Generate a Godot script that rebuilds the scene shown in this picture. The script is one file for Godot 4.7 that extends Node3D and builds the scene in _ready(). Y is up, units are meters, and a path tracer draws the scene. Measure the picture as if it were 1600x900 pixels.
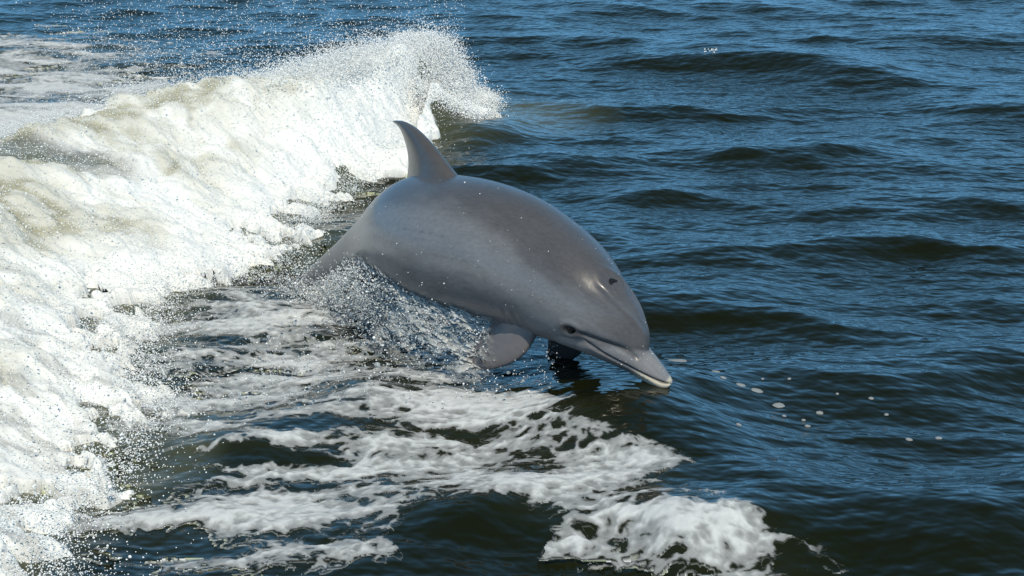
extends Node3D
# A dolphin leaping beside the breaking wake of a boat. Metres, y up, the calm sea at y = 0.

# ---------------------------------------------------------------- sea
const WAVES := 74
var wkx := PackedFloat32Array()
var wkz := PackedFloat32Array()
var wam := PackedFloat32Array()
var wph := PackedFloat32Array()
var wdx := PackedFloat32Array()
var wdz := PackedFloat32Array()
const LONG := 44   # the first LONG components are also pushed sideways, which sharpens their crests

# single wave faces: crest centre x, z, direction of the crest (radians), half length, width before, width behind, height
var ridges := [
	[1.50, -11.80, -0.42, 1.00, 0.26, 0.60, 0.115],
	[1.32, -9.30, -0.05, 0.60, 0.20, 0.45, 0.060],
	[0.10, -9.05, 0.10, 0.50, 0.20, 0.40, 0.045],
	[2.10, -8.30, 0.05, 0.70, 0.20, 0.45, 0.050],
	[0.78, -6.68, -0.30, 0.46, 0.17, 0.40, 0.075],
	[1.25, -5.98, 0.05, 0.60, 0.20, 0.40, 0.060],
	[1.32, -4.84, 0.10, 0.62, 0.38, 0.30, 0.14],
	[-0.08, -4.90, 0.10, 0.26, 0.14, 0.26, 0.055],
	[0.47, -4.74, -0.30, 0.26, 0.16, 0.22, 0.075],
	[-0.62, -5.42, 0.00, 0.40, 0.18, 0.30, 0.050],
	[-0.30, -5.75, -0.10, 0.45, 0.20, 0.30, 0.040],
	[0.34, -5.68, -1.22, 0.62, 0.30, 0.40, 0.115],
	[0.75, -10.45, -0.15, 0.45, 0.16, 0.40, 0.045], [2.6, -10.6, 0.1, 0.6, 0.2, 0.4, 0.05], [0.55, -8.55, -0.1, 0.4, 0.15, 0.4, 0.04], [1.55, -7.60, 0.05, 0.5, 0.18, 0.4, 0.045],
	[0.62, -7.45, -0.2, 0.35, 0.14, 0.3, 0.035], [2.2, -6.9, -0.1, 0.5, 0.17, 0.35, 0.05], [2.6, -12.9, 0.1, 0.7, 0.25, 0.5, 0.06], [0.2, -12.8, -0.1, 0.6, 0.22, 0.5, 0.05], [-1.2, -12.6, 0.1, 0.7, 0.22, 0.5, 0.06],
	[-0.22, -9.80, 0.12, 0.34, 0.24, 0.30, 0.110],
]
# the breaking wake: its crest (x, z, height) and the foot of its front
var crest := [Vector3(-2.1, -4.2, 0.2), Vector3(-2.35, -5.2, 0.28), Vector3(-2.45, -6.3, 0.32), Vector3(-2.37, -7.38, 0.33), Vector3(-2.16, -8.05, 0.33), Vector3(-1.92, -8.57, 0.34), Vector3(-1.65, -8.99, 0.36), Vector3(-1.43, -9.15, 0.37), Vector3(-1.07, -9.35, 0.38), Vector3(-0.76, -9.75, 0.38), Vector3(-0.50, -10.20, 0.38), Vector3(-0.34, -10.36, 0.32), Vector3(-0.16, -10.34, 0.08)]
var foot := [Vector2(-1.0, -4.1), Vector2(-1.15, -4.52), Vector2(-1.18, -4.80), Vector2(-1.12, -5.21), Vector2(-1.08, -5.69), Vector2(-1.24, -6.25), Vector2(-1.25, -6.84), Vector2(-1.05, -7.13), Vector2(-0.88, -7.40), Vector2(-0.84, -8.22), Vector2(-0.70, -8.72), Vector2(-0.57, -9.12), Vector2(-0.50, -9.60), Vector2(-0.42, -9.95), Vector2(-0.28, -10.08), Vector2(-0.12, -10.10)]

var n_patch := FastNoiseLite.new()
var n_lump := FastNoiseLite.new()
var n_fine := FastNoiseLite.new()
var n_cell := FastNoiseLite.new()
var n_cell_small := FastNoiseLite.new()
var n_streak := FastNoiseLite.new()

func noise(n: FastNoiseLite, type: int, frequency: float, octaves: int, s: int) -> void:
	n.noise_type = type
	n.frequency = frequency
	n.seed = s
	n.fractal_type = FastNoiseLite.FRACTAL_FBM if octaves > 1 else FastNoiseLite.FRACTAL_NONE
	n.fractal_octaves = octaves

func make_waves() -> void:
	var r := RandomNumberGenerator.new()
	r.seed = 4117
	for i in WAVES:
		var f := (i + r.randf() * 0.9) / WAVES
		var wave_length := 2.3 * pow(0.055 / 2.3, f)
		var spread := lerpf(0.42, 0.75, f)
		var turn := 0.16 + r.randfn() * spread
		var k := TAU / wave_length
		wdx.append(sin(turn))
		wdz.append(cos(turn))
		wkx.append(k * sin(turn))
		wkz.append(k * cos(turn))
		wam.append(0.0225 / k * lerpf(0.72, 1.0, minf(1.0, f * 2.0)) * r.randf_range(0.7, 1.3))
		wph.append(r.randf() * TAU)

# where the wake stands: x = height, y = metres inside its front (negative before it), z = metres from its crest
func wake(x: float, z: float) -> Vector3:
	if x > 0.6 or z > -3.2 or z < -11.5 or x < -4.5:
		return Vector3(0, -9, 9)
	var p := Vector2(x, z)
	var dc := 1e9
	var hc := 0.0
	var inside := false
	var n := crest.size()
	var a := Vector2.ZERO
	var b := Vector2.ZERO
	for i in n - 1:
		a = Vector2(crest[i].x, crest[i].y)
		b = Vector2(crest[i + 1].x, crest[i + 1].y)
		var ab := b - a
		var t := clampf((p - a).dot(ab) / ab.length_squared(), 0.0, 1.0)
		var d := p.distance_to(a + ab * t)
		if d < dc:
			dc = d
			hc = lerpf(crest[i].z, crest[i + 1].z, t)
		if (a.y > z) != (b.y > z) and x < (b.x - a.x) * (z - a.y) / (b.y - a.y) + a.x:
			inside = not inside
	var df := 1e9
	for i in foot.size() - 1:
		a = foot[i]
		b = foot[i + 1]
		var ab := b - a
		var t := clampf((p - a).dot(ab) / ab.length_squared(), 0.0, 1.0)
		df = minf(df, p.distance_to(a + ab * t))
		if (a.y > z) != (b.y > z) and x < (b.x - a.x) * (z - a.y) / (b.y - a.y) + a.x:
			inside = not inside
	for pair in [[Vector2(crest[0].x, crest[0].y), foot[0]], [Vector2(crest[n - 1].x, crest[n - 1].y), foot[foot.size() - 1]]]:
		a = pair[0]
		b = pair[1]
		if (a.y > z) != (b.y > z) and x < (b.x - a.x) * (z - a.y) / (b.y - a.y) + a.x:
			inside = not inside
	hc *= smooth(-0.08, -0.42, x) if z < -8.8 else 1.0
	if inside:
		var t := df / (df + dc)
		return Vector3(hc * (0.35 * t + 0.65 * t * t * (3.0 - 2.0 * t)), df, dc)
	if dc < df:
		return Vector3(hc * exp(-dc * dc / 0.20), 0.16 - dc, dc)
	return Vector3(hc * exp(-dc * dc / 0.05), -df, dc)

func sea(x: float, z: float) -> Vector3:
	var y := 0.0
	var ox := 0.0
	var oz := 0.0
	var far := clampf((-z - 16.0) / 10.0, 0.0, 1.0)
	for i in WAVES:
		var a := wkx[i] * x + wkz[i] * z + wph[i]
		var h := wam[i]
		if far > 0.0 and i > 30:
			h *= 1.0 - far
		y += h * cos(a)
		if i < LONG:
			var s := h * 0.85 * sin(a)
			ox -= wdx[i] * s
			oz -= wdz[i] * s
	for q in ridges:
		var dx: float = x - q[0]
		var dz: float = z - q[1]
		if dx * dx + dz * dz < 6.0:
			var c := cos(q[2])
			var s := sin(q[2])
			var u: float = (dx * c - dz * s) / q[3]
			var v: float = dx * s + dz * c
			v += 0.05 * sin(u * 4.0 + q[0] * 9.0)
			v /= q[4] if v > 0.0 else q[5]
			var e := u * u + v * v
			if e < 9.0:
				y += q[6] * exp(-e)
	y += wake(x, z).x
	return Vector3(x + ox, y, z + oz)

func smooth(a: float, b: float, x: float) -> float:
	var t := clampf((x - a) / (b - a), 0.0, 1.0)
	return t * t * (3.0 - 2.0 * t)

# ---------------------------------------------------------------- grids
# One grid at a time is filled row by row in the worker threads.
var g_nx := 0
var g_nz := 0
var g_pos := PackedVector3Array()
var g_col := PackedColorArray()
var g_keep := PackedByteArray()
var g_box := Rect2()

func run_rows(row: Callable, nx: int, nz: int) -> void:
	g_nx = nx
	g_nz = nz
	g_pos.resize(nx * nz)
	g_col.resize(nx * nz)
	g_keep.resize(nx * nz)
	g_keep.fill(1)
	var id := WorkerThreadPool.add_group_task(row, nz, -1, true)
	WorkerThreadPool.wait_for_group_task_completion(id)

func grid_arrays() -> Array:
	var normals := PackedVector3Array()
	normals.resize(g_nx * g_nz)
	for j in g_nz:
		var j0 := maxi(j - 1, 0) * g_nx
		var j1 := mini(j + 1, g_nz - 1) * g_nx
		for i in g_nx:
			var du := g_pos[j * g_nx + mini(i + 1, g_nx - 1)] - g_pos[j * g_nx + maxi(i - 1, 0)]
			var dv := g_pos[j1 + i] - g_pos[j0 + i]
			var n := dv.cross(du).normalized()
			normals[j * g_nx + i] = n if n.y >= 0.0 else -n
	var index := PackedInt32Array()
	for j in g_nz - 1:
		for i in g_nx - 1:
			var a := j * g_nx + i
			var c := a + g_nx
			if g_keep[a] or g_keep[a + 1] or g_keep[c] or g_keep[c + 1]:
				index.append(a)
				index.append(c)
				index.append(a + 1)
				index.append(a + 1)
				index.append(c)
				index.append(c + 1)
	# leave out the vertices that nothing uses
	var used := PackedInt32Array()
	used.resize(g_nx * g_nz)
	used.fill(-1)
	var pos := PackedVector3Array()
	var nor := PackedVector3Array()
	var col := PackedColorArray()
	for k in index.size():
		var v := index[k]
		if used[v] < 0:
			used[v] = pos.size()
			pos.append(g_pos[v])
			nor.append(normals[v])
			col.append(g_col[v])
		index[k] = used[v]
	var arrays := []
	arrays.resize(Mesh.ARRAY_MAX)
	arrays[Mesh.ARRAY_VERTEX] = pos
	arrays[Mesh.ARRAY_NORMAL] = nor
	arrays[Mesh.ARRAY_COLOR] = col
	arrays[Mesh.ARRAY_INDEX] = index
	return arrays

# the open water: rows closer together near the boat, wider ones out to the horizon
const NEAR_ROWS := 830
func sea_row(j: int) -> void:
	var z := -3.6 * pow(17.0 / 3.6, float(j) / NEAR_ROWS)
	if j > NEAR_ROWS:
		z = -17.0 * pow(700.0 / 17.0, float(j - NEAR_ROWS) / (g_nz - 1 - NEAR_ROWS))
	var half := 1.3 + 0.34 * -z
	for i in g_nx:
		# fine columns in the middle, coarse ones far out on both sides
		var q := absf(i - 0.5 * (g_nx - 1)) - 390.0
		var x := half * minf(1.0, 1.0 + q / 390.0)
		if q > 0.0:
			x += 0.03 * q + 0.5 * pow(1.24, q) - 0.5
		x *= signf(i - 0.5 * (g_nx - 1))
		var k := j * g_nx + i
		if z < -60.0:
			g_pos[k] = Vector3(x, 0, z)
			g_col[k] = Color(WATER.r, WATER.g, WATER.b)
			continue
		g_pos[k] = sea(x, z)
		var w := wake(x, z)
		# water full of air bubbles round the wake is paler and greener
		var air := 0.0
		if w.y > -2.0:
			air = smooth(-0.25, 0.15, w.y + 0.25 * n_patch.get_noise_2d(x, z)) * 0.75
			if w.z < 0.9 and w.y < 0.16:
				air = maxf(air, smooth(0.9, 0.1, w.z) * 0.7)
		air = maxf(air, 0.5 * cover_back(x, z))
		air = maxf(air, 0.10 * cover_front(x, z))
		var c := WATER.lerp(AERATED, air)
		g_col[k] = Color(c.r, c.g, c.b)

const WATER := Color(0.040, 0.050, 0.013)     # times WATER_SCALE: stored eight times brighter than it is, for precision
const AERATED := Color(0.62, 0.66, 0.40)
const WATER_SCALE := 0.18

# how much of the water is covered with foam, 0 to 1
var blobs_front := [   # x, z, half widths, turn, amount
	[-1.05, -6.75, 0.45, 0.35, 0.0, 0.70], [-0.72, -6.55, 0.45, 0.40, 0.0, 0.52], [-0.80, -6.05, 0.42, 0.30, 0.0, 0.62], [-0.32, -5.98, 0.40, 0.22, 0.0, 0.52],
	[-1.00, -5.75, 0.30, 0.25, 0.0, 0.85], [-0.42, -5.66, 0.38, 0.18, 0.0, 0.85], [-0.05, -5.62, 0.22, 0.16, -0.2, 0.72], [0.02, -5.86, 0.10, 0.08, 0.0, 0.40], [-0.75, -5.62, 0.22, 0.10, 0.1, 0.50],
	[-0.20, -5.36, 0.34, 0.16, 0.1, 0.90], [0.16, -5.50, 0.12, 0.10, 0.0, 0.60], [0.24, -5.38, 0.20, 0.12, -0.5, 0.65], [0.10, -5.14, 0.32, 0.16, -0.2, 0.90], [0.36, -5.10, 0.16, 0.16, -0.7, 0.8],
	[-0.45, -4.96, 0.36, 0.11, 0.12, 1.45], [-0.85, -4.83, 0.38, 0.11, 0.05, 1.25], [-0.12, -5.04, 0.32, 0.09, 0.1, 0.95], [0.22, -4.84, 0.22, 0.13, -0.4, 0.7], [0.48, -4.70, 0.20, 0.14, -0.6, 0.85],
	[0.26, -4.64, 0.18, 0.08, -0.2, 0.75], [-0.55, -4.62, 0.34, 0.07, 0.1, 0.70], [0.60, -4.42, 0.16, 0.14, -0.6, 0.9],
	[-0.70, -5.36, 0.30, 0.055, 0.25, 0.85], [-0.55, -5.19, 0.34, 0.05, 0.15, 0.75], [-0.95, -5.08, 0.20, 0.05, 0.0, 0.5],
	[-0.10, -4.68, 0.22, 0.07, 0.1, -0.8], [-0.62, -5.49, 0.26, 0.06, 0.1, -0.35], [0.29, -5.56, 0.40, 0.11, -1.1, -1.7],
]
var blobs_back := [
	[-2.9, -10.0, 0.8, 0.45, 0.0, 1.23], [-2.5, -10.6, 0.75, 0.6, 0.0, 1.09], [-3.1, -11.4, 0.8, 0.6, 0.0, 1.09], [-3.4, -12.6, 0.55, 0.55, 0.0, 1.09], [-2.7, -12.2, 0.5, 0.35, 0.2, 0.87], [-1.95, -10.1, 0.5, 0.3, 0.0, 0.87], [-1.7, -11.0, 0.4, 0.4, 0.0, 0.51], [-2.9, -9.2, 0.6, 0.5, 0.0, 0.87],
]

func cover(list: Array, x: float, z: float) -> float:
	var s := 0.0
	for b in list:
		var dx: float = x - b[0]
		var dz: float = z - b[1]
		var c := cos(b[4])
		var t := sin(b[4])
		var u: float = (dx * c - dz * t) / b[2]
		var v: float = (dx * t + dz * c) / b[3]
		var e := u * u + v * v
		if e < 7.0:
			s += b[5] * exp(-e)
	return 0.0 if s <= 0.0 else 1.0 - exp(-1.05 * s)

func cover_front(x: float, z: float) -> float:
	if x > 1.2 or x < -1.7 or z > -3.9 or z < -7.8:
		return 0.0
	return cover(blobs_front, x, z)

func cover_back(x: float, z: float) -> float:
	if x > -0.7 or z > -8.0 or z < -14.5:
		return 0.0
	return cover(blobs_back, x, z)

# lacy foam: webs round dark holes, closing to a sheet where there is much of it
func lace(x: float, z: float, amount: float, size: float) -> float:
	if amount < 0.05:
		return -9.0
	var wx := x + 0.05 * n_patch.get_noise_2d(x * 3.0, z * 3.0) + 0.02 * n_patch.get_noise_2d(x * 11.0 + 40.0, z * 11.0)
	var wz := z + 0.05 * n_patch.get_noise_2d(x * 3.0 + 90.0, z * 3.0) + 0.02 * n_patch.get_noise_2d(x * 11.0, z * 11.0 + 70.0)
	var web := clampf((n_cell.get_noise_2d(wx * 0.62 / size, wz / size) + 1.0) * 1.7, 0.0, 1.2)
	var web_small := clampf((n_cell_small.get_noise_2d(wx * 0.75 / size, wz / size) + 1.0) * 1.7, 0.0, 1.2)
	var bubbles := clampf((n_cell_small.get_noise_2d(wx * 2.3, wz * 2.3) + 1.0) * 1.7, 0.0, 1.2)
	var mass := n_streak.get_noise_2d(wx * 0.42 / size, wz * 1.25 / size)
	return amount - (0.36 * web + 0.32 * web_small + 0.11 * bubbles + 0.14 - 0.70 * mass)

func foam_row(j: int) -> void:
	var z := g_box.position.y + g_box.size.y * (1.0 - float(j) / (g_nz - 1))
	var front := g_box.size.x < 3.0
	for i in g_nx:
		var x := g_box.position.x + g_box.size.x * i / (g_nx - 1)
		var k := j * g_nx + i
		var amount := cover_front(x, z) if front else cover_back(x, z)
		var m := lace(x, z, amount, 1.0 if front else 1.7)
		if m < -0.14:
			g_keep[k] = 0
			g_pos[k] = Vector3(x, 0, z)
			continue
		var p := sea(x, z)
		var grain := n_fine.get_noise_2d(x * 1.0, z * 1.0)
		var thick := smooth(0.0, 0.6, m)
		p.y += 0.0034 + 0.006 * thick + 0.0025 * thick * grain
		g_pos[k] = p
		var alpha := 0.46 * smooth(-0.07, 0.06, m + 0.08 * grain) + 0.50 * smooth(0.06, 0.55, m + 0.22 * grain)
		g_col[k] = Color(0.55 + 0.08 * grain, 0.57 + 0.08 * grain, 0.58 + 0.08 * grain, alpha)

func breaker_row(j: int) -> void:
	var z := g_box.position.y + g_box.size.y * (1.0 - float(j) / (g_nz - 1))
	for i in g_nx:
		var x := g_box.position.x + g_box.size.x * i / (g_nx - 1)
		var k := j * g_nx + i
		var w := wake(x, z)
		var e := froth(x, z, w)
		if e <= 0.02:
			g_keep[k] = 0
			g_pos[k] = Vector3(x, 0, z)
			continue
		var p := sea(x, z)
		var down := (x * 0.80 + z * 0.60) * 0.45      # torn into streaks that run down the front
		var over := z * 0.80 - x * 0.60
		var big := absf(n_lump.get_noise_3d(x * 1.0, z * 1.0, 3.0))
		var mid := n_lump.get_noise_3d(down * 2.6 + 9.0, over * 2.6, 7.0)
		var small := n_lump.get_noise_3d(down * 9.0, over * 9.0, p.y * 5.0)
		var fine := n_fine.get_noise_2d(x * 1.4, z * 1.4)
		var bare := smooth(0.5, 1.3, Vector2((x + 2.02) / 0.40, (z + 8.02) / 0.17).length() + 0.4 * n_patch.get_noise_2d(x * 4.0, z * 4.0))
		var heap := (0.022 + 0.062 * big + 0.020 * mid + 0.006 * small + 0.003 * fine) * lerpf(0.25, 1.0, bare)
		p.y += lerpf(-0.05, heap, e)
		p.x += e * (0.035 * n_lump.get_noise_3d(x * 1.2, z * 1.2, 31.0) + 0.004 * n_fine.get_noise_2d(x * 1.3 + 50.0, z * 1.3))
		p.z += e * (0.035 * n_lump.get_noise_3d(x * 1.2, z * 1.2, 57.0) + 0.004 * n_fine.get_noise_2d(x * 1.3, z * 1.3 + 50.0))
		g_pos[k] = p
		# thin places show the yellow green of the churned water underneath
		var thin := smooth(-0.22, 0.30, n_patch.get_noise_2d(x * 1.5 + 20.0, z * 1.5) + 0.25 * mid) * smooth(0.25, 0.7, w.y)
		thin = maxf(thin, smooth(0.60, 0.10, w.z) * smooth(-0.9, -1.4, x) * smooth(-0.45, 0.2, n_patch.get_noise_2d(x * 3.0, z * 3.0)))
		thin *= 0.5 + 0.5 * smooth(0.25, 0.02, big)
		var loose := smooth(-0.1, 0.5, n_lump.get_noise_3d(down * 4.0, over * 4.0, 90.0) - 0.15 * fine) * smooth(-7.2, -5.8, z)
		var c := Color(0.82, 0.83, 0.81).lerp(Color(0.52, 0.50, 0.36), 0.9 * thin)
		g_col[k] = Color(c.r, c.g, c.b, smooth(0.02, 0.40, e) * lerpf(1.0, 0.66, thin) * lerpf(1.0, 0.62, loose) * lerpf(0.22, 1.0, bare))

func froth(x: float, z: float, w: Vector3) -> float:
	var s := w.y + 0.20 * n_patch.get_noise_2d(x * 2.2, z * 2.2) + 0.10 * n_lump.get_noise_2d(x * 3.0, z * 3.0) + 0.03 * n_fine.get_noise_2d(x, z)
	if z < -8.9:
		s += 0.16 * smooth(-1.0, -0.6, x) * smooth(-0.10, -0.34, x)
	s -= 0.30 * smooth(0.08, 0.45, n_lump.get_noise_2d(x * 1.9 + 5.0, z * 1.9)) * smooth(0.55, 0.15, w.y) * smooth(-8.6, -8.0, z)
	var e := smooth(-0.06, 0.14, s)
	return e

# ---------------------------------------------------------------- objects
func tag(o: Node3D, label := "", category := "", group := "", kind := "") -> Node3D:
	if label: o.set_meta("label", label)
	if category: o.set_meta("category", category)
	if group: o.set_meta("group", group)
	if kind: o.set_meta("kind", kind)
	return o

func mesh_object(called: String, arrays: Array, m: Material, parent: Node) -> MeshInstance3D:
	var me := ArrayMesh.new()
	me.add_surface_from_arrays(Mesh.PRIMITIVE_TRIANGLES, arrays)
	me.surface_set_material(0, m)
	var o := MeshInstance3D.new()
	o.name = called
	o.mesh = me
	parent.add_child(o, true)
	return o

func commit(called: String, st: SurfaceTool, m: Material, parent: Node) -> MeshInstance3D:
	var o := MeshInstance3D.new()
	o.name = called
	o.mesh = st.commit()
	o.mesh.surface_set_material(0, m)
	parent.add_child(o, true)
	return o

func srgb(r: float, g: float, b: float, a := 1.0) -> Color:   # a base colour given in linear values
	var c := Color(r, g, b).linear_to_srgb()
	c.a = a
	return c

# droplets: [position, radius] by the thousand
func drops(called: String, places: PackedVector3Array, sizes: PackedFloat32Array, m: Material, label: String, category: String, rings := 4) -> void:
	var s := SphereMesh.new()
	s.radius = 1.0
	s.height = 2.0
	s.radial_segments = rings * 2
	s.rings = rings
	s.material = m
	var mm := MultiMesh.new()
	mm.transform_format = MultiMesh.TRANSFORM_3D
	mm.mesh = s
	mm.instance_count = places.size()
	var r := RandomNumberGenerator.new()
	r.seed = places.size()
	for i in places.size():
		var t := sizes[i]
		var b := Basis.from_euler(Vector3(r.randf() * TAU, r.randf() * TAU, 0)).scaled(Vector3.ONE * t)
		b.x *= r.randf_range(0.8, 1.5)
		mm.set_instance_transform(i, Transform3D(b, places[i]))
	var o := MultiMeshInstance3D.new()
	o.name = called
	o.multimesh = mm
	add_child(o, true)
	tag(o, label, category, "", "stuff")

# ---------------------------------------------------------------- dolphin
var spine := [
	[0.000, Vector3(0.483, 0.116, -5.639)], [0.055, Vector3(0.394, 0.200, -5.653)], [0.140, Vector3(0.240, 0.356, -5.720)], [0.220, Vector3(0.133, 0.389, -5.876)],
	[0.300, Vector3(-0.010, 0.420, -6.021)], [0.400, Vector3(-0.180, 0.400, -6.224)], [0.500, Vector3(-0.308, 0.361, -6.452)], [0.600, Vector3(-0.414, 0.259, -6.672)],
	[0.700, Vector3(-0.553, 0.133, -6.855)], [0.800, Vector3(-0.710, 0.005, -7.020)], [0.900, Vector3(-0.850, -0.150, -7.120)], [1.000, Vector3(-0.960, -0.320, -7.180)]]
# along the body: half width, height above the axis, depth below it, roll towards the boat in degrees
var trunk := [[0.050, 0.0, 0.0, 0.0], [0.055, 0.020, 0.040, 0.020], [0.064, 0.040, 0.066, 0.046], [0.080, 0.064, 0.091, 0.075], [0.100, 0.094, 0.116, 0.108], [0.140, 0.138, 0.142, 0.150], [0.180, 0.166, 0.162, 0.176], [0.220, 0.185, 0.183, 0.190],
	[0.300, 0.212, 0.220, 0.212], [0.380, 0.225, 0.235, 0.222], [0.460, 0.218, 0.232, 0.212], [0.550, 0.185, 0.205, 0.180], [0.650, 0.135, 0.165, 0.145], [0.750, 0.090, 0.125, 0.110], [0.850, 0.050, 0.085, 0.075], [0.930, 0.028, 0.050, 0.045], [0.970, 0.018, 0.025, 0.025], [1.000, 0.006, 0.008, 0.008]]
# the beak: half width, half height, how far its middle lies below the axis
var beak := [[0.0, 0.002, 0.002, 0.0], [0.003, 0.020, 0.016, 0.0], [0.010, 0.031, 0.026, 0.002], [0.030, 0.044, 0.038, 0.005], [0.055, 0.058, 0.049, 0.011], [0.080, 0.077, 0.060, 0.027], [0.110, 0.102, 0.068, 0.052], [0.140, 0.117, 0.07, 0.078], [0.200, 0.12, 0.06, 0.10], [0.260, 0.11, 0.06, 0.11]]
var rolls := [[0.0, 8.0], [0.14, 9.0], [0.22, 8.0], [0.30, 7.0], [0.42, 0.0], [1.0, 0.0]]
var mouth_line := [[0.0, 60.0], [0.006, 30.0], [0.014, 12.0], [0.030, -4.0], [0.060, -17.0], [0.085, -21.0], [0.103, -18.0], [0.110, -14.0]]

func table(list: Array, s: float, at: int) -> float:
	var n := list.size()
	if s <= list[0][0]:
		return list[0][at]
	if s >= list[n - 1][0]:
		return list[n - 1][at]
	var i := 0
	while list[i + 1][0] < s:
		i += 1
	var h: float = list[i + 1][0] - list[i][0]
	var t: float = (s - list[i][0]) / h
	var p0: float = list[i][at]
	var p1: float = list[i + 1][at]
	var d: float = (p1 - p0) / h
	var m0 := d
	var m1 := d
	if i > 0:
		var before: float = (p0 - list[i - 1][at]) / (list[i][0] - list[i - 1][0])
		m0 = 0.0 if before * d <= 0.0 else 2.0 * before * d / (before + d)
	if i < n - 2:
		var after: float = (list[i + 2][at] - p1) / (list[i + 2][0] - list[i + 1][0])
		m1 = 0.0 if after * d <= 0.0 else 2.0 * after * d / (after + d)
	var t2 := t * t
	var t3 := t2 * t
	return (2 * t3 - 3 * t2 + 1) * p0 + (t3 - 2 * t2 + t) * h * m0 + (3 * t2 - 2 * t3) * p1 + (t3 - t2) * h * m1

var spine_smooth := PackedVector3Array()

func smooth_spine() -> void:
	var raw := PackedVector3Array()
	for i in 201:
		raw.append(spine_at(i / 200.0))
	for i in 201:
		var sum := Vector3.ZERO
		var total := 0.0
		for k in range(-18, 19):
			var w := exp(-k * k / 72.0)
			var at := i + k
			var p: Vector3
			if at < 0: p = raw[0] * 2.0 - raw[-at]
			elif at > 200: p = raw[200] * 2.0 - raw[400 - at]
			else: p = raw[at]
			sum += p * w
			total += w
		spine_smooth.append(sum / total)

func axis(s: float) -> Vector3:
	var f := clampf(s, 0.0, 1.0) * 200.0
	var i := mini(int(f), 199)
	var t := f - i
	return spine_smooth[i].cubic_interpolate(spine_smooth[i + 1], spine_smooth[maxi(i - 1, 0)], spine_smooth[mini(i + 2, 200)], t)

func spine_at(s: float) -> Vector3:
	var n := spine.size()
	var i := 0
	while i < n - 2 and spine[i + 1][0] < s:
		i += 1
	var h: float = spine[i + 1][0] - spine[i][0]
	var t: float = (s - spine[i][0]) / h
	var p0: Vector3 = spine[i][1]
	var p1: Vector3 = spine[i + 1][1]
	var m0 := (p1 - p0) / h
	var m1 := m0
	if i > 0:
		m0 = (p1 - spine[i - 1][1]) / (spine[i + 1][0] - spine[i - 1][0])
	if i < n - 2:
		m1 = (spine[i + 2][1] - p0) / (spine[i + 2][0] - spine[i][0])
	var t2 := t * t
	var t3 := t2 * t
	return p0 * (2 * t3 - 3 * t2 + 1) + m0 * (t3 - 2 * t2 + t) * h + p1 * (3 * t2 - 2 * t3) + m1 * (t3 - t2) * h

# the animal's own directions at a place along it: x to its right, y to its back, z towards its tail
func frame(s: float) -> Transform3D:
	var d := 0.02 if s > 0.06 else 0.01
	var aft := (axis(minf(s + d, 1.0)) - axis(maxf(s - d, 0.0))).normalized()
	var up := (Vector3.UP - aft * aft.y).normalized()
	var right := (-aft).cross(up)
	var roll := deg_to_rad(table(rolls, s, 1))
	return Transform3D(Basis(right * cos(roll) - up * sin(roll), up * cos(roll) + right * sin(roll), aft), axis(s))

func gauss(x: float, w: float) -> float:
	return exp(-x * x / (w * w))

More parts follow.
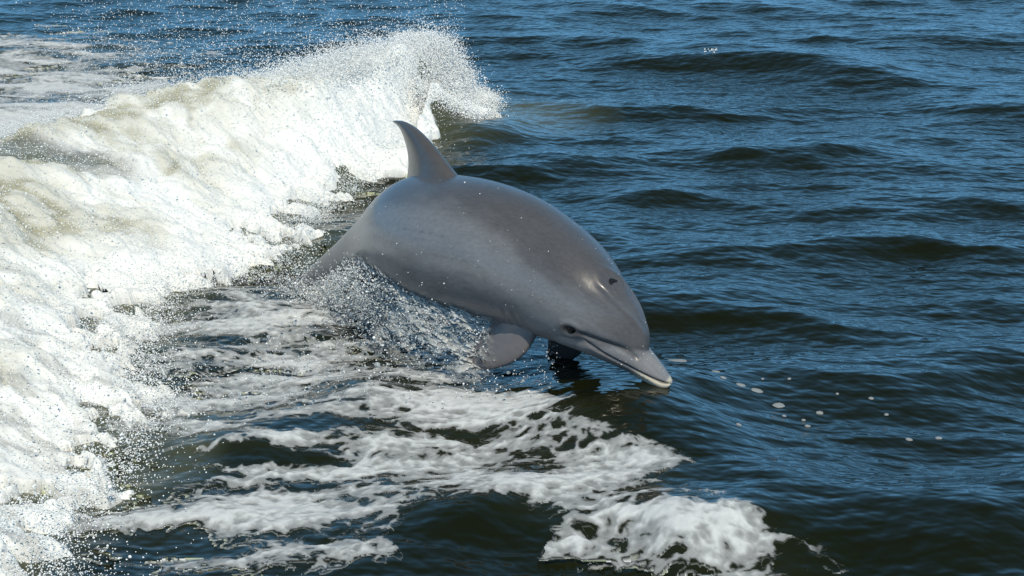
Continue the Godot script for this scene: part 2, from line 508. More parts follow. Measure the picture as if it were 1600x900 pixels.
# distance of the skin from the axis; a is the angle above the right-hand side in degrees
func skin(s: float, a: float) -> float:
	var c := cos(deg_to_rad(a))
	var t := sin(deg_to_rad(a))
	var w := table(trunk, s, 1)
	var r := 0.0
	if w > 1e-5:
		var h := table(trunk, s, 2 if t > 0.0 else 3)
		r = 1.0 / sqrt(c * c / (w * w) + t * t / (h * h))
		if s < 0.2:   # the melon narrows towards the back of the head
			r *= 1.0 - 0.05 * smooth(0.2, 0.1, s) * gauss(absf(absf(a - 90.0) - 48.0), 22.0)
	var b := 0.0
	if s < 0.26:
		var bw := table(beak, s, 1)
		var bh := table(beak, s, 2)
		var down := table(beak, s, 3)
		var qa := c * c / (bw * bw) + t * t / (bh * bh)
		var qb := 2.0 * t * down / (bh * bh)
		var qc := down * down / (bh * bh) - 1.0
		var disc := qb * qb - 4.0 * qa * qc
		if disc > 0.0:
			b = maxf(0.0, (-qb + sqrt(disc)) / (2.0 * qa))
	var k := 0.007
	var hh := clampf(0.5 + 0.5 * (r - b) / k, 0.0, 1.0)
	var out := lerpf(b, r, hh) + k * hh * (1.0 - hh)
	var side := a if a <= 90.0 else 180.0 - a     # both sides alike
	if s < 0.2:
		if s < 0.118:
			var line := side - table(mouth_line, s, 1)
			var deep := smooth(0.118, 0.100, s) * smooth(0.0, 0.004, s)
			var arc := deg_to_rad(line) * out
			out -= 0.0050 * deep * gauss(arc, 0.0035)
			out += 0.0012 * deep * (gauss(arc - 0.010, 0.007) + gauss(arc + 0.010, 0.007))
			if line < 0.0:
				out += 0.007 * smooth(0.035, 0.004, s)
		# eye socket
		var ex := (s - 0.128) * 2.5
		var ey := deg_to_rad(side + 6.0) * out
		var er := sqrt(ex * ex + ey * ey)
		out += 0.006 * gauss(er - 0.022, 0.012) - 0.004 * gauss(er, 0.014)
		# crease from the corner of the eye to the root of the beak
		var line2 := deg_to_rad(side - lerpf(18.0, -4.0, smooth(0.055, 0.115, s))) * out
		out -= 0.007 * gauss(line2, 0.010) * smooth(0.052, 0.062, s) * smooth(0.130, 0.115, s)
		# ridges on the melon on both sides of the middle, up to the blowhole
		var rid := deg_to_rad(absf(a - 90.0)) * out - lerpf(0.012, 0.045, smooth(0.055, 0.12, s))
		out += 0.005 * gauss(rid, 0.009) * smooth(0.055, 0.075, s) * smooth(0.145, 0.12, s)
		var bx := (s - 0.131) * 2.5
		var by := deg_to_rad(a - 90.0) * out
		out -= 0.003 * exp(-bx * bx / 0.00012 - by * by / 0.0005)
		out += 0.004 * gauss(sqrt(bx * bx + by * by) - 0.035, 0.014)
	# folds behind the head and along the flank
	out += 0.0012 * sin(s * 330.0 + 2.0 * sin(side * 0.07)) * gauss(s - 0.225, 0.03) * smooth(10.0, -20.0, side)
	return out

func skin_color(s: float, a: float) -> Color:
	var side := a if a <= 90.0 else 180.0 - a
	var m := n_patch.get_noise_2d(s * 14.0, side * 0.05)
	var mottled := n_fine.get_noise_2d(s * 6.0, side * 0.03)
	var flank := Color(0.178, 0.177, 0.180)
	var cape := Color(0.081, 0.078, 0.081)
	var belly := Color(0.21, 0.195, 0.19)
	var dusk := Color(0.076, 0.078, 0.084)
	var edge := table([[0.0, 95.0], [0.05, 80.0], [0.10, 52.0], [0.16, 40.0], [0.24, 47.0], [0.34, 55.0], [0.45, 42.0], [0.6, 15.0], [1.0, -10.0]], s, 1)
	var c := flank.lerp(cape, smooth(-20.0, 16.0, side - edge + 12.0 * m))
	# darker band low on the flank, then the pale belly
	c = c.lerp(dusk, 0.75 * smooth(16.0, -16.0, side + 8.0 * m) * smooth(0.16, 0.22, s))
	c = c.lerp(dusk, 0.5 * smooth(0.45, 0.56, s))
	c = c.lerp(belly, smooth(-38.0, -62.0, side + 6.0 * m))
	if s < 0.22:
		var low := smooth(table(mouth_line, s, 1) + 1.0, table(mouth_line, s, 1) - 2.0, side) * smooth(0.118, 0.108, s)
		c = c.lerp(Color(0.235, 0.215, 0.205), low * 0.8)
		c = c.lerp(Color(0.66, 0.58, 0.44), low * smooth(0.056, 0.034, s + 0.004 * mottled))
		c = c.lerp(Color(0.25, 0.235, 0.225), 0.7 * smooth(0.062, 0.045, s) * (1.0 - low))
		c = c.lerp(Color(0.66, 0.58, 0.44), smooth(0.013, 0.006, s))
		var r := skin(s, a)
		var arc := deg_to_rad(side - table(mouth_line, s, 1)) * r
		c = c.lerp(Color(0.035, 0.03, 0.03), 0.72 * gauss(arc, 0.0042) * smooth(0.116, 0.108, s) * smooth(0.002, 0.008, s))
		var ex := (s - 0.128) * 2.5
		var ey := deg_to_rad(side + 6.0) * r
		c = c.lerp(Color(0.022, 0.02, 0.021), 0.97 * exp(-pow(ex * ex / 0.0009 + ey * ey / 0.00042, 1.6)))
		var arc2 := deg_to_rad(side - lerpf(18.0, -4.0, smooth(0.055, 0.115, s))) * r
		c = c.lerp(Color(0.075, 0.068, 0.068), 0.85 * gauss(arc2, 0.008) * smooth(0.050, 0.060, s) * smooth(0.135, 0.12, s))
		c = c.lerp(Color(0.128, 0.124, 0.126), 0.75 * smooth(0.135, 0.10, s) * (1.0 - low) * smooth(0.05, 0.06, s) * smooth(10.0, 30.0, side))
		# the far side of the melon is dark between its ridges
		c = c.lerp(cape, 0.55 * smooth(70.0, 84.0, side) * smooth(0.05, 0.07, s) * smooth(0.14, 0.12, s))
	# old scratches
	for q in [[0.50, 12.0, 0.55, 5.0], [0.43, -6.0, 0.52, 9.0], [0.25, -20.0, 0.262, 8.0], [0.235, 4.0, 0.24, 14.0], [0.30, -25.0, 0.40, -12.0], [0.33, 30.0, 0.40, 24.0], [0.28, 18.0, 0.36, 10.0], [0.38, 2.0, 0.45, -4.0], [0.46, 24.0, 0.53, 20.0], [0.34, 8.0, 0.35, -12.0], [0.47, 34.0, 0.60, 14.0]]:
		var u := Vector2((s - q[0]) * 2.5, deg_to_rad(side - q[1]) * 0.2)
		var v := Vector2((q[2] - q[0]) * 2.5, deg_to_rad(q[3] - q[1]) * 0.2)
		var along := clampf(u.dot(v) / v.length_squared(), 0.0, 1.0)
		var off := (u - v * along).length() + 0.010 * absf(n_fine.get_noise_2d(s * 9.0, side * 0.06))
		c = c.lerp(Color(0.055, 0.05, 0.055), 0.45 * gauss(off, 0.0034))
	var streak := n_fine.get_noise_2d(s * 16.0 - side * 0.02, side * 0.012 + s * 2.0)
	var shade := 1.0 + 0.16 * streak + 0.10 * m + 0.14 * mottled + 0.10 * n_fine.get_noise_2d(s * 4.0 + side * 0.012, side * 0.22)
	return Color(c.r * shade * 0.97, c.g * shade, c.b * shade * 1.05)

func on_skin(s: float, a: float, lift := 0.0) -> Vector3:
	var f := frame(s)
	var r := skin(s, a) + lift
	return f.origin + f.basis.x * (r * cos(deg_to_rad(a))) + f.basis.y * (r * sin(deg_to_rad(a)))

const RINGS := 520
const AROUND := 240
var d_pos := PackedVector3Array()
var d_col := PackedColorArray()

func ring_at(j: int) -> float:
	var t := float(j) / (RINGS - 1)
	if t < 0.5:
		return 0.001 + 0.199 * pow(t / 0.5, 1.25)
	return 0.2 + 0.8 * (t - 0.5) / 0.5

func body_row(j: int) -> void:
	var s := ring_at(j)
	var f := frame(s)
	for i in AROUND:
		var a := -90.0 + 360.0 * i / AROUND
		if a > 180.0: a -= 360.0
		var b := a if a >= -90.0 else a + 360.0
		var r := skin(s, b)
		d_pos[j * AROUND + i] = f.origin + f.basis.x * (r * cos(deg_to_rad(b))) + f.basis.y * (r * sin(deg_to_rad(b)))
		d_col[j * AROUND + i] = skin_color(s, b)

# a fin as a lens-shaped blade: rows of [leading edge, trailing edge, thickness], smoothed
func blade(st: SurfaceTool, rows: Array, across: Vector3, color: Color, tip_color: Color) -> void:
	var n := 34
	var m := 32
	var first := -1
	for j in n:
		var t := float(j) / (n - 1) * (rows.size() - 1)
		var k := mini(int(t), rows.size() - 2)
		t -= k
		var p: Array = [rows[maxi(k - 1, 0)], rows[k], rows[k + 1], rows[mini(k + 2, rows.size() - 1)]]
		var le: Vector3 = p[1][0].cubic_interpolate(p[2][0], p[0][0], p[3][0], t)
		var te: Vector3 = p[1][1].cubic_interpolate(p[2][1], p[0][1], p[3][1], t)
		var th: float = lerpf(p[1][2], p[2][2], t)
		for i in m:
			var ang := TAU * i / m
			var u := 0.5 - 0.5 * cos(ang)
			var q := le.lerp(te, u)
			var half := th * 2.6 * (sqrt(u + 0.0004) * (1.0 - u) * 0.75 + 0.02 * (1.0 - u) * u)
			var c := color.lerp(tip_color, float(j) / n)
			var mot := 1.0 + 0.12 * n_fine.get_noise_2d(u * 1.5, j * 0.06)
			st.set_color(Color(c.r * mot, c.g * mot, c.b * mot))
			st.set_smooth_group(0)
			st.add_vertex(q + across * half * signf(sin(ang) + 1e-9))
	for j in n - 1:
		for i in m:
			var a := j * m + i
			var b := j * m + (i + 1) % m
			for v in [a, b, a + m, b, b + m, a + m]:
				st.add_index(v)

func make_dolphin(m_skin: Material, m_eye: Material, m_dark: Material) -> void:
	var root := Node3D.new()
	root.name = "dolphin"
	add_child(root)
	tag(root, "grey dolphin leaping out of the wake, arched, beak pointing down to the water", "dolphin")
	smooth_spine()
	d_pos.resize(RINGS * AROUND)
	d_col.resize(RINGS * AROUND)
	var id := WorkerThreadPool.add_group_task(body_row, RINGS, -1, true)
	WorkerThreadPool.wait_for_group_task_completion(id)
	var st := SurfaceTool.new()
	st.begin(Mesh.PRIMITIVE_TRIANGLES)
	st.set_smooth_group(0)
	for k in d_pos.size():
		st.set_color(d_col[k])
		st.add_vertex(d_pos[k])
	var tip := d_pos.size()
	st.set_color(d_col[0])
	st.add_vertex(axis(0.0))
	st.set_color(d_col[tip - 1])
	st.add_vertex(axis(1.0))
	for i in AROUND:
		var i1 := (i + 1) % AROUND
		for j in RINGS - 1:
			var a := j * AROUND
			for v in [a + i, a + AROUND + i, a + i1, a + i1, a + AROUND + i, a + AROUND + i1]:
				st.add_index(v)
		for v in [tip, i, i1, tip + 1, tip - AROUND + i1, tip - AROUND + i]:
			st.add_index(v)
	st.generate_normals()
	commit("body", st, m_skin, root)

	# dorsal fin, swept back; the coordinates are metres towards the tail and above the back
	var f := frame(0.465)
	var top := f.origin + f.basis.y * 0.215
	var rows := []
	for q in [[-0.31, 0.24, -0.09, 0.12], [-0.24, 0.195, -0.025, 0.085], [-0.195, 0.165, 0.012, 0.062], [-0.135, 0.148, 0.055, 0.046], [-0.075, 0.148, 0.095, 0.037], [-0.005, 0.165, 0.136, 0.029], [0.065, 0.190, 0.168, 0.022], [0.130, 0.222, 0.187, 0.015], [0.180, 0.246, 0.195, 0.009], [0.232, 0.254, 0.195, 0.002]]:
		var lean := f.basis.y
		rows.append([top + f.basis.z * q[0] + lean * q[2], top + f.basis.z * q[1] + lean * (q[2] - 0.004), q[3]])
	st = SurfaceTool.new()
	st.begin(Mesh.PRIMITIVE_TRIANGLES)
	blade(st, rows, f.basis.x, Color(0.082, 0.077, 0.077), Color(0.070, 0.066, 0.066))
	st.generate_normals()
	commit("dorsal_fin", st, m_skin, root)

	# flippers
	for sgn in [1.0, -1.0]:
		var g := frame(0.235)
		var side: Vector3 = g.basis.x * sgn
		var reach := 0.8 if sgn > 0.0 else 1.15
		var root_at: Vector3 = g.origin + side * 0.105 - g.basis.y * 0.115
		var out: Vector3 = (side * 0.46 - g.basis.y * 0.84 + g.basis.z * 0.10).normalized()
		if sgn < 0.0:
			out = (side * 0.16 - g.basis.y * 0.93 + g.basis.z * 0.10).normalized()
		var aft: Vector3 = (g.basis.z - out * g.basis.z.dot(out)).normalized()
		rows = []
		for q in [[-0.085, 0.085, -0.04, 0.060], [-0.090, 0.088, 0.02, 0.044], [-0.090, 0.094, 0.07, 0.034], [-0.080, 0.102, 0.12, 0.027], [-0.055, 0.112, 0.17, 0.021], [-0.015, 0.122, 0.22, 0.016], [0.035, 0.130, 0.265, 0.011], [0.075, 0.135, 0.290, 0.007], [0.115, 0.136, 0.302, 0.002]]:
			rows.append([root_at + aft * q[0] + out * q[2] * reach, root_at + aft * q[1] + out * q[2] * reach, q[3]])
		st = SurfaceTool.new()
		st.begin(Mesh.PRIMITIVE_TRIANGLES)
		blade(st, rows, out.cross(aft).normalized(), Color(0.150, 0.140, 0.148), Color(0.12, 0.112, 0.115))
		st.generate_normals()
		commit("flipper", st, m_skin, root)
		# flukes
		var h := frame(0.97)
		var wing: Vector3 = h.basis.x * sgn
		rows = []
		for q in [[-0.16, 0.02, -0.01, 0.04], [-0.11, 0.04, 0.05, 0.034], [-0.05, 0.06, 0.12, 0.026], [0.01, 0.085, 0.19, 0.018], [0.07, 0.11, 0.25, 0.010], [0.115, 0.125, 0.285, 0.002]]:
			rows.append([h.origin + h.basis.z * q[0] + wing * q[2], h.origin + h.basis.z * q[1] + wing * q[2], q[3]])
		st = SurfaceTool.new()
		st.begin(Mesh.PRIMITIVE_TRIANGLES)
		blade(st, rows, h.basis.y * sgn * -1.0, Color(0.12, 0.105, 0.10), Color(0.10, 0.088, 0.082))
		st.generate_normals()
		commit("fluke", st, m_skin, root)
		# eye
		var ball := SphereMesh.new()
		ball.radius = 0.0175
		ball.height = 0.035
		ball.radial_segments = 24
		ball.rings = 12
		ball.material = m_eye
		var eye := MeshInstance3D.new()
		eye.name = "eye"
		eye.mesh = ball
		root.add_child(eye, true)
		eye.position = on_skin(0.128, -6.0 if sgn > 0.0 else 186.0, -0.0085)
	# the blowhole: a dark crescent slit, open in the hollow on top of the head
	st = SurfaceTool.new()
	st.begin(Mesh.PRIMITIVE_TRIANGLES)
	var n := 20
	for i in n + 1:
		var u := 2.0 * i / n - 1.0
		var wide := 0.0058 * sqrt(maxf(0.0, 1.0 - u * u))
		for v in [-1.0, 0.0, 1.0]:
			var s: float = 0.131 + (v * wide - 0.006 * u * u) / 2.5
			st.set_smooth_group(0)
			st.add_vertex(on_skin(s, 90.0 + rad_to_deg(u * 0.017 / 0.14), 0.0038 - 0.0010 * v * v))
	for i in n:
		for v in 2:
			var a := i * 3 + v
			for w in [a, a + 3, a + 1, a + 1, a + 3, a + 4]:
				st.add_index(w)
	st.generate_normals()
	commit("blowhole", st, m_dark, root)

# the milky sheet of water that the rising flank tears up, from a ragged upper edge on the skin down to the sea
func sheet_row(j: int) -> void:
	var v := float(j) / (g_nz - 1)
	for i in g_nx:
		var u := float(i) / (g_nx - 1)
		var k := j * g_nx + i
		var s := lerpf(0.255, 0.84, u)
		var edge := lerpf(-40.0, 26.0, smooth(0.27, 0.80, s)) + 9.0 * n_patch.get_noise_2d(s * 16.0, 3.0) + 6.0 * n_fine.get_noise_2d(s * 2.4, 8.0)
		var n1 := n_lump.get_noise_2d(s * 5.0, v * 2.2)
		var n2 := n_fine.get_noise_2d(s * 3.2, v * 1.3)
		var q := minf(v / 0.55, 1.0)
		var p := on_skin(s, lerpf(edge, minf(edge - 12.0, -48.0), q), 0.004 + 0.04 * q * q + 0.03 * q * n1 + 0.007 * n2)
		if v > 0.55:
			var t := (v - 0.55) / 0.45
			var to := Vector3(p.x - 0.03 * t, 0.03, p.z + 0.06 + 0.08 * n1)
			p = p.lerp(to, t)
			p += Vector3(0.02 * n2, 0.03 * n1 * sin(t * PI), 0.03 * n2)
		g_pos[k] = p
		var alpha := 0.46 * smooth(0.0, 0.10, v) * smooth(-0.45, 0.25, n1 + 0.8 * n2 + 0.25 - 0.35 * v)
		alpha += 0.35 * smooth(0.10, 0.32, n2) * smooth(0.0, 0.05, v)
		alpha *= smooth(0.0, 0.08, u) * smooth(1.0, 0.90, u) * smooth(1.0, 0.8, v)
		g_col[k] = Color(0.62, 0.65, 0.65, alpha)

# short curling threads of water
func curls(m: Material) -> void:
	var r := RandomNumberGenerator.new()
	r.seed = 31
	var st := SurfaceTool.new()
	st.begin(Mesh.PRIMITIVE_TRIANGLES)
	st.set_smooth_group(0)
	var base := 0
	for k in 340:
		var s := r.randf_range(0.29, 0.80)
		var edge := lerpf(-44.0, 18.0, smooth(0.27, 0.80, s))
		var at := on_skin(s, r.randf_range(-70.0, edge), 0.02 + r.randf() * 0.07)
		at.y = lerpf(at.y, 0.06, r.randf() * 0.5)
		var n := 10
		var size := r.randf_range(0.006, 0.022)
		var bend := r.randf_range(1.5, 6.0)
		var b := Basis.from_euler(Vector3(r.randf() * TAU, r.randf() * TAU, r.randf() * TAU))
		var thick := r.randf_range(0.0009, 0.0022)
		for i in n:
			var t := float(i) / (n - 1)
			var ang := bend * t
			var c := at + b * (Vector3(cos(ang), sin(ang), t * r.randf_range(0.6, 1.0)) * size)
			var dir := b * Vector3(-sin(ang), cos(ang), 0.3).normalized()
			var side := dir.cross(b.z).normalized()
			var up := side.cross(dir)
			var rad := thick * (0.35 + sin(PI * clampf(t, 0.05, 0.95)))
			for q in 5:
				st.add_vertex(c + side * (rad * cos(TAU * q / 5)) + up * (rad * sin(TAU * q / 5)))
		for i in n - 1:
			for q in 5:
				var a := base + i * 5 + q
				var d := base + i * 5 + (q + 1) % 5
				for v in [a, d, a + 5, d, d + 5, a + 5]:
					st.add_index(v)
		base += n * 5
	st.generate_normals()
	tag(commit("water_curls", st, m, self), "curling threads of water torn off along the lower flank of the dolphin", "splash", "", "stuff")

# ---------------------------------------------------------------- the scene
func _ready() -> void:
	var cam := Camera3D.new()
	cam.name = "camera"
	add_child(cam)
	cam.position = Vector3(0, 2.1, 0)
	cam.rotation_degrees = Vector3(-16.5, 0, 0)
	cam.fov = 16.84
	cam.near = 0.1
	cam.far = 3000.0
	cam.current = true

	var env := Environment.new()
	var sky_m := ProceduralSkyMaterial.new()
	sky_m.sky_top_color = srgb(0.020, 0.065, 0.115)
	sky_m.sky_horizon_color = srgb(0.19, 0.52, 0.90)
	sky_m.sky_curve = 0.48
	sky_m.ground_bottom_color = srgb(0.02, 0.04, 0.05)
	sky_m.ground_horizon_color = srgb(0.1, 0.2, 0.3)
	sky_m.sun_angle_max = 8.0
	var sky := Sky.new()
	sky.sky_material = sky_m
	env.background_mode = Environment.BG_SKY
	env.sky = sky
	env.background_energy_multiplier = 1.25
	env.tonemap_mode = Environment.TONE_MAPPER_LINEAR
	env.tonemap_exposure = 1.0
	env.sdfgi_enabled = true
	env.ssao_enabled = true
	env.ssil_enabled = true
	var we := WorldEnvironment.new()
	we.name = "environment"
	we.environment = env
	add_child(we)

	var sun := DirectionalLight3D.new()
	sun.name = "sun"
	add_child(sun)
	sun.look_at_from_position(Vector3(0.10, 0.80, 0.58), Vector3.ZERO)
	sun.light_color = Color(1.0, 0.96, 0.88)
	sun.light_energy = 1.22
	sun.light_angular_distance = 0.5
	sun.shadow_enabled = true

	noise(n_patch, FastNoiseLite.TYPE_SIMPLEX_SMOOTH, 1.0, 3, 11)
	noise(n_lump, FastNoiseLite.TYPE_SIMPLEX_SMOOTH, 2.3, 3, 23)
	noise(n_fine, FastNoiseLite.TYPE_SIMPLEX_SMOOTH, 22.0, 3, 37)
	noise(n_cell, FastNoiseLite.TYPE_CELLULAR, 6.5, 1, 41)
	n_cell.cellular_return_type = FastNoiseLite.RETURN_DISTANCE2_SUB
	noise(n_cell_small, FastNoiseLite.TYPE_CELLULAR, 19.0, 1, 43)
	n_cell_small.cellular_return_type = FastNoiseLite.RETURN_DISTANCE2_SUB
	noise(n_streak, FastNoiseLite.TYPE_SIMPLEX_SMOOTH, 3.2, 4, 47)
	make_waves()

	# ---- materials
	var m_water := StandardMaterial3D.new()
	m_water.resource_name = "water"
	m_water.albedo_color = srgb(WATER_SCALE, WATER_SCALE, WATER_SCALE)
	m_water.vertex_color_use_as_albedo = true
	m_water.roughness = 0.06
	m_water.metallic_specular = 0.36
	m_water.heightmap_enabled = true
	m_water.heightmap_texture = ripples()
	m_water.heightmap_scale = 0.62
	m_water.uv1_triplanar = true
	m_water.uv1_world_triplanar = true
	m_water.uv1_scale = Vector3.ONE / 0.9
	var m_foam := StandardMaterial3D.new()
	m_foam.resource_name = "foam"
	m_foam.vertex_color_use_as_albedo = true
	m_foam.transparency = BaseMaterial3D.TRANSPARENCY_ALPHA
	m_foam.roughness = 0.75
	m_foam.metallic_specular = 0.3
	var m_drop := StandardMaterial3D.new()
	m_drop.resource_name = "spray"
	m_drop.albedo_color = srgb(0.86, 0.88, 0.88)
	m_drop.roughness = 0.25
	var m_clear := StandardMaterial3D.new()
	m_clear.resource_name = "clear_water"
	m_clear.albedo_color = srgb(0.85, 0.88, 0.88, 0.22)
	m_clear.roughness = 0.03
	m_clear.refraction_enabled = true
	m_clear.refraction_scale = 0.033
	var m_skin := StandardMaterial3D.new()
	m_skin.resource_name = "wet_skin"
	m_skin.vertex_color_use_as_albedo = true
	m_skin.roughness = 0.36
	m_skin.metallic_specular = 0.42
	m_skin.clearcoat_enabled = true
	m_skin.clearcoat = 0.16
	m_skin.clearcoat_roughness = 0.13
	var film := NoiseTexture2D.new()      # the film of water on the skin is never quite even
	film.width = 512
	film.height = 512
	film.seamless = true
	film.noise = FastNoiseLite.new()
	film.noise.noise_type = FastNoiseLite.TYPE_SIMPLEX_SMOOTH
	film.noise.frequency = 0.03
	film.noise.fractal_octaves = 4
	film.noise.seed = 12
	m_skin.heightmap_enabled = true
	m_skin.heightmap_texture = film
	m_skin.heightmap_scale = 0.06
	m_skin.uv1_triplanar = true
	m_skin.uv1_scale = Vector3.ONE * 2.2
	var m_eye := StandardMaterial3D.new()
	m_eye.albedo_color = srgb(0.004, 0.0035, 0.0035)
	m_eye.roughness = 0.16
	m_eye.metallic_specular = 0.32
	var m_dark := StandardMaterial3D.new()
	m_dark.albedo_color = srgb(0.008, 0.007, 0.007)
	m_dark.roughness = 0.4

	# ---- the sea
	run_rows(sea_row, 834, NEAR_ROWS + 90)
	tag(mesh_object("sea", grid_arrays(), m_water, self), "dark blue choppy sea water", "", "", "structure")

	# ---- the breaking wake and the foam on the water
	g_box = Rect2(-3.2, -10.3, 3.4, 6.2)
	run_rows(breaker_row, 480, 860)
	tag(mesh_object("breaking_wave", grid_arrays(), m_foam, self), "white foaming wave breaking behind and left of the dolphin", "wave", "", "stuff")
	g_box = Rect2(-1.5, -7.4, 2.5, 3.3)
	run_rows(foam_row, 740, 780)
	tag(mesh_object("sea_foam", grid_arrays(), m_foam, self), "lacy grey white foam with dark holes spread over the water below the dolphin", "foam", "", "stuff")
	g_box = Rect2(-5.0, -14.4, 4.3, 6.0)
	run_rows(foam_row, 400, 460)
	tag(mesh_object("sea_foam", grid_arrays(), m_foam, self), "streaky white foam on the water far behind the breaking wave", "foam", "", "stuff")

	make_dolphin(m_skin, m_eye, m_dark)
	run_rows(sheet_row, 300, 120)
	tag(mesh_object("flank_splash", grid_arrays(), m_foam, self), "milky sheet of water splashing along the lower flank of the dolphin", "splash", "", "stuff")
	curls(m_clear)
	foam_patches(m_foam)
	make_spray(m_drop, m_clear)

# fine ripples, a square that repeats without a seam
func ripples() -> ImageTexture:
	var size := 512
	var r := RandomNumberGenerator.new()
	r.seed = 77
	var kx := PackedFloat32Array()
	var kz := PackedFloat32Array()
	var am := PackedFloat32Array()
	var ph := PackedFloat32Array()
	for i in 40:
		var k := 8.0 * pow(5.5, r.randf())
		var turn := 0.1 + r.randfn() * 0.7
		kx.append(TAU * roundf(k * sin(turn)))
		kz.append(TAU * roundf(k * cos(turn)))
		am.append(1.0 / k)
		ph.append(r.randf() * TAU)
	var values := PackedFloat32Array()
	values.resize(size * size)
	var row := func(j: int) -> void:
		var v := float(j) / size
		for i in size:
			var u := float(i) / size
			var h := 0.0
			for w in 40:
				h += am[w] * sin(kx[w] * u + kz[w] * v + ph[w])
			values[j * size + i] = clampf(0.5 + 0.5 * h, 0.0, 1.0)
	for j in size:
		row.call(j)
	return ImageTexture.create_from_image(Image.create_from_data(size, size, false, Image.FORMAT_RF, values.to_byte_array()))

const PATCH_LABELS := ["long thin foam patch on the water right behind the tip of the beak", "largest round foam patch, last in the diagonal row of five beyond the beak",
	"first foam patch from the beak in the diagonal row of five", "second foam patch from the beak in the diagonal row of five", "third foam patch from the beak in the diagonal row of five", "fourth foam patch in the diagonal row, just before the largest round one",
	"oval foam patch alone to the right of the largest round patch", "tiny foam fleck just below the largest round patch", "upper of two foam flecks on the dark wave well right of the oval patch", "lower of two foam flecks on the dark wave well right of the oval patch",
	"upper of a pair of tiny foam flecks just below the oval patch", "lower of a pair of tiny foam flecks just below the oval patch", "foam fleck alone on blue water below the diagonal row of patches", "left one of the two foam flecks farthest from the dolphin", "right one of the two foam flecks farthest from the dolphin",
	"tiny foam fleck above the largest round patch on the wave face", "tiny foam fleck above the fourth patch of the diagonal row", "tiny foam fleck above and right of the oval patch"]

func foam_patches(m: Material) -> void:
	var r := RandomNumberGenerator.new()
	r.seed = 9
	var places := [Vector2(0.541, -6.130), Vector2(0.826, -5.688), Vector2(0.647, -5.932), Vector2(0.668, -5.859), Vector2(0.721, -5.817), Vector2(0.768, -5.787), Vector2(0.948, -5.642), Vector2(0.834, -5.603), Vector2(1.127, -5.746), Vector2(1.156, -5.631), Vector2(0.891, -5.586), Vector2(0.897, -5.537), Vector2(0.685, -5.430), Vector2(1.189, -5.419), Vector2(1.281, -5.440), Vector2(0.881, -5.901), Vector2(0.796, -5.901), Vector2(1.023, -5.775)]
	var sizes := [0.040, 0.024, 0.017, 0.013, 0.019, 0.023, 0.015, 0.008, 0.011, 0.009, 0.008, 0.011, 0.011, 0.013, 0.014, 0.008, 0.006, 0.007]
	for k in places.size():
		var n := 18
		var st := SurfaceTool.new()
		st.begin(Mesh.PRIMITIVE_TRIANGLES)
		var at: Vector2 = places[k]
		var size: float = sizes[k] * 0.72
		var base := sea(at.x, at.y)
		for ring in 4:
			var q: float = [0.0, 0.55, 0.9, 1.0][ring]
			for i in n:
				var ang := TAU * i / n
				var rad := size * q * (1.0 + 0.25 * n_patch.get_noise_2d(k * 7.0 + cos(ang), sin(ang)))
				var p := sea(at.x + rad * 1.15 * cos(ang), at.y + rad * sin(ang))
				p.y += [0.004, 0.0035, 0.002, -0.002][ring]
				st.set_color(Color(0.48, 0.51, 0.53, 0.50))
				st.set_smooth_group(0)
				st.add_vertex(p - base)
		for ring in 3:
			for i in n:
				var a := ring * n + i
				var b := ring * n + (i + 1) % n
				for v in [a, a + n, b, b, a + n, b + n]:
					st.add_index(v)
		st.generate_normals()
		var o := commit("foam_patch", st, m, self)
		o.position = base
		tag(o, PATCH_LABELS[k], "foam", "foam patches beyond the beak")

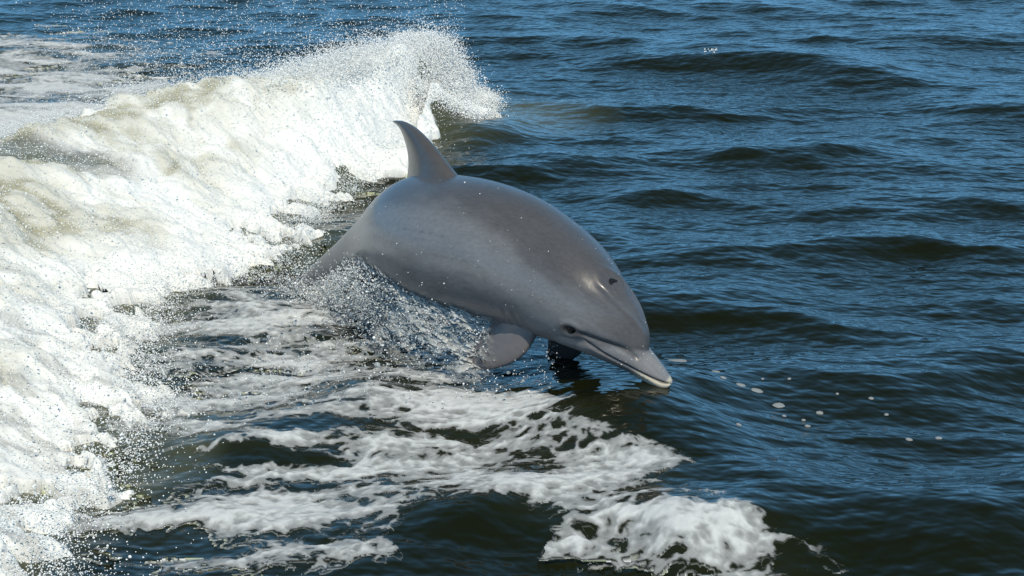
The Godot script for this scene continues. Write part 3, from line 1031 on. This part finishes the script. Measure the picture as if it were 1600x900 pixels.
func make_spray(m: Material, clear: Material) -> void:
	var r := RandomNumberGenerator.new()
	r.seed = 2024
	# over the froth of the breaking wave
	var at := PackedVector3Array()
	var size := PackedFloat32Array()
	while at.size() < 80000:
		var x := r.randf_range(-2.9, 0.05)
		var z := r.randf_range(-10.0, -4.2)
		var w := wake(x, z)
		if w.y < -0.35:
			continue
		var e := froth(x, z, w)
		var edge := exp(-absf(w.y) / 0.12)
		if r.randf() > 0.15 * e + 0.75 * edge * exp(minf(0.0, w.y) / 0.10):
			continue
		var p := sea(x, z)
		p.y += 0.02 + 0.12 * e * absf(n_lump.get_noise_3d(x, z, 3.0)) - log(maxf(1e-4, r.randf())) * 0.03
		at.append(p)
		size.append(0.0011 * exp(absf(r.randfn()) * 0.42))
	drops("wave_spray", at, size, m, "fine white droplets flying over the front of the breaking wave", "spray")
	# the plume thrown up by the crest behind the fin, and drops falling beyond it
	at = PackedVector3Array()
	size = PackedFloat32Array()
	while at.size() < 150000:
		var t := pow(r.randf(), 0.5)
		var x := lerpf(-1.25, -0.16, t) + r.randfn() * 0.05
		var z := lerpf(-9.25, -10.36, smooth(0.0, 0.85, t)) + r.randfn() * 0.10
		var top := 0.375 * smooth(0.97, 0.74, t) + 0.08 * smooth(1.1, 0.9, t) * smooth(0.7, 0.9, t)
		var y := top + 0.03 - log(maxf(1e-4, r.randf())) * 0.026 * smooth(1.05, 0.75, t) - r.randf() * (0.06 + 0.20 * smooth(0.4, 0.7, t))
		y = maxf(y, 0.02 + 0.1 * r.randf())
		if y < top:
			z += (top - y) * 0.8
		at.append(Vector3(x, y, z))
		size.append(0.0014 * exp(absf(r.randfn()) * 0.42))
	for i in 30000:
		var t := r.randf()
		var x := lerpf(-0.62, -0.13, t)
		var high := 0.34 * smooth(0.85, 0.35, t) + 0.11 * smooth(1.05, 0.8, t)
		var y := lerpf(0.10, high, r.randf())
		at.append(Vector3(x + 0.02 * r.randfn(), y, -9.95 - 0.35 * y / 0.36 + 0.05 * r.randfn()))
		size.append(0.0016 * exp(absf(r.randfn()) * 0.42))
	for i in 16000:
		var t := r.randf()
		at.append(Vector3(lerpf(-0.50, -0.18, t) + 0.015 * r.randfn(), lerpf(0.05 + 0.03 * n_patch.get_noise_1d(t * 6.0), lerpf(0.29, 0.10, t), r.randf()) + 0.01 * r.randfn(), -9.94 + 0.05 * r.randfn()))
		size.append(0.0017 * exp(absf(r.randfn()) * 0.42))
	for i in 7000:
		var x := r.randf_range(-2.3, -0.25)
		var y := 0.35 - log(maxf(1e-4, r.randf())) * 0.22
		at.append(Vector3(x, y, r.randf_range(-10.6, -8.9)))
		size.append(0.0014 * exp(absf(r.randfn()) * 0.36))
	drops("crest_spray", at, size, m, "white plume of spray thrown up from the crest behind the dorsal fin", "spray")
	# water torn up along the dolphin's lower flank
	at = PackedVector3Array()
	size = PackedFloat32Array()
	var n := FastNoiseLite.new()
	noise(n, FastNoiseLite.TYPE_SIMPLEX_SMOOTH, 9.0, 3, 5)
	while at.size() < 6500:
		var t := r.randf()
		var s := lerpf(0.27, 0.80, t)
		var a := r.randf_range(-80.0, -2.0)
		var limit := lerpf(-44.0, 16.0, smooth(0.27, 0.80, s)) + 14.0 * n.get_noise_1d(s * 20.0)
		if a > limit and r.randf() > 0.012:
			continue
		var p := on_skin(s, a, 0.01 + absf(r.randfn()) * 0.05)
		if n.get_noise_3dv(p) < r.randf_range(-0.35, 0.25):
			continue
		if r.randf() < 0.35:
			p.y = lerpf(p.y, 0.05, r.randf())
			p.z += r.randf() * 0.08
		at.append(p)
		size.append(0.0011 * exp(absf(r.randfn()) * 0.5))
	for i in 1500:   # where the tail stock comes out of the froth
		var q := sea(-0.72 + 0.10 * r.randfn(), -6.98 + 0.10 * r.randfn())
		at.append(q + Vector3(0, 0.01 - log(maxf(1e-4, r.randf())) * 0.035, 0))
		size.append(0.0013 * exp(absf(r.randfn()) * 0.5))
	for i in 900:
		var x := r.randf_range(-0.9, 0.15)
		var z := r.randf_range(-6.6, -5.6)
		var p := sea(x, z)
		p.y += 0.01 - log(maxf(1e-4, r.randf())) * 0.05
		at.append(p)
		size.append(0.0015 * exp(absf(r.randfn()) * 0.5))
	var white_at := PackedVector3Array()
	var white_size := PackedFloat32Array()
	for i in at.size():
		if i % 4 != 0:
			white_at.append(at[i] + Vector3(r.randfn(), absf(r.randfn()), r.randfn()) * 0.012)
			white_size.append(0.0011 * exp(absf(r.randfn()) * 0.45))
	for i in 14:   # sparkling drops on the crest of the largest wave beyond
		var q := sea(1.22 + 0.03 * r.randfn(), -11.86 + 0.03 * r.randfn())
		white_at.append(q + Vector3(0, 0.01 + 0.015 * r.randf(), 0))
		white_size.append(r.randf_range(0.002, 0.005))
	var bead_at := PackedVector3Array()
	var bead_size := PackedFloat32Array()
	while bead_at.size() < 110:
		var s := r.randf_range(0.02, 0.6)
		var a := r.randf_range(-30.0, 140.0)
		if n.get_noise_2d(s * 30.0, a * 0.1) < 0.05 and r.randf() < 0.8:
			continue
		bead_at.append(on_skin(s, a, 0.0004))
		bead_size.append(0.0007 * exp(absf(r.randfn()) * 0.5))
	drops("water_beads", bead_at, bead_size, m, "small shining water beads on the back and head of the dolphin", "water drops")
	drops("fine_spray", white_at, white_size, m, "fine white drops sparkling among the splash on the dolphin's lower flank", "spray")
	drops("flank_spray", at, size, clear, "clear droplets and torn water along the lower flank of the dolphin", "spray")
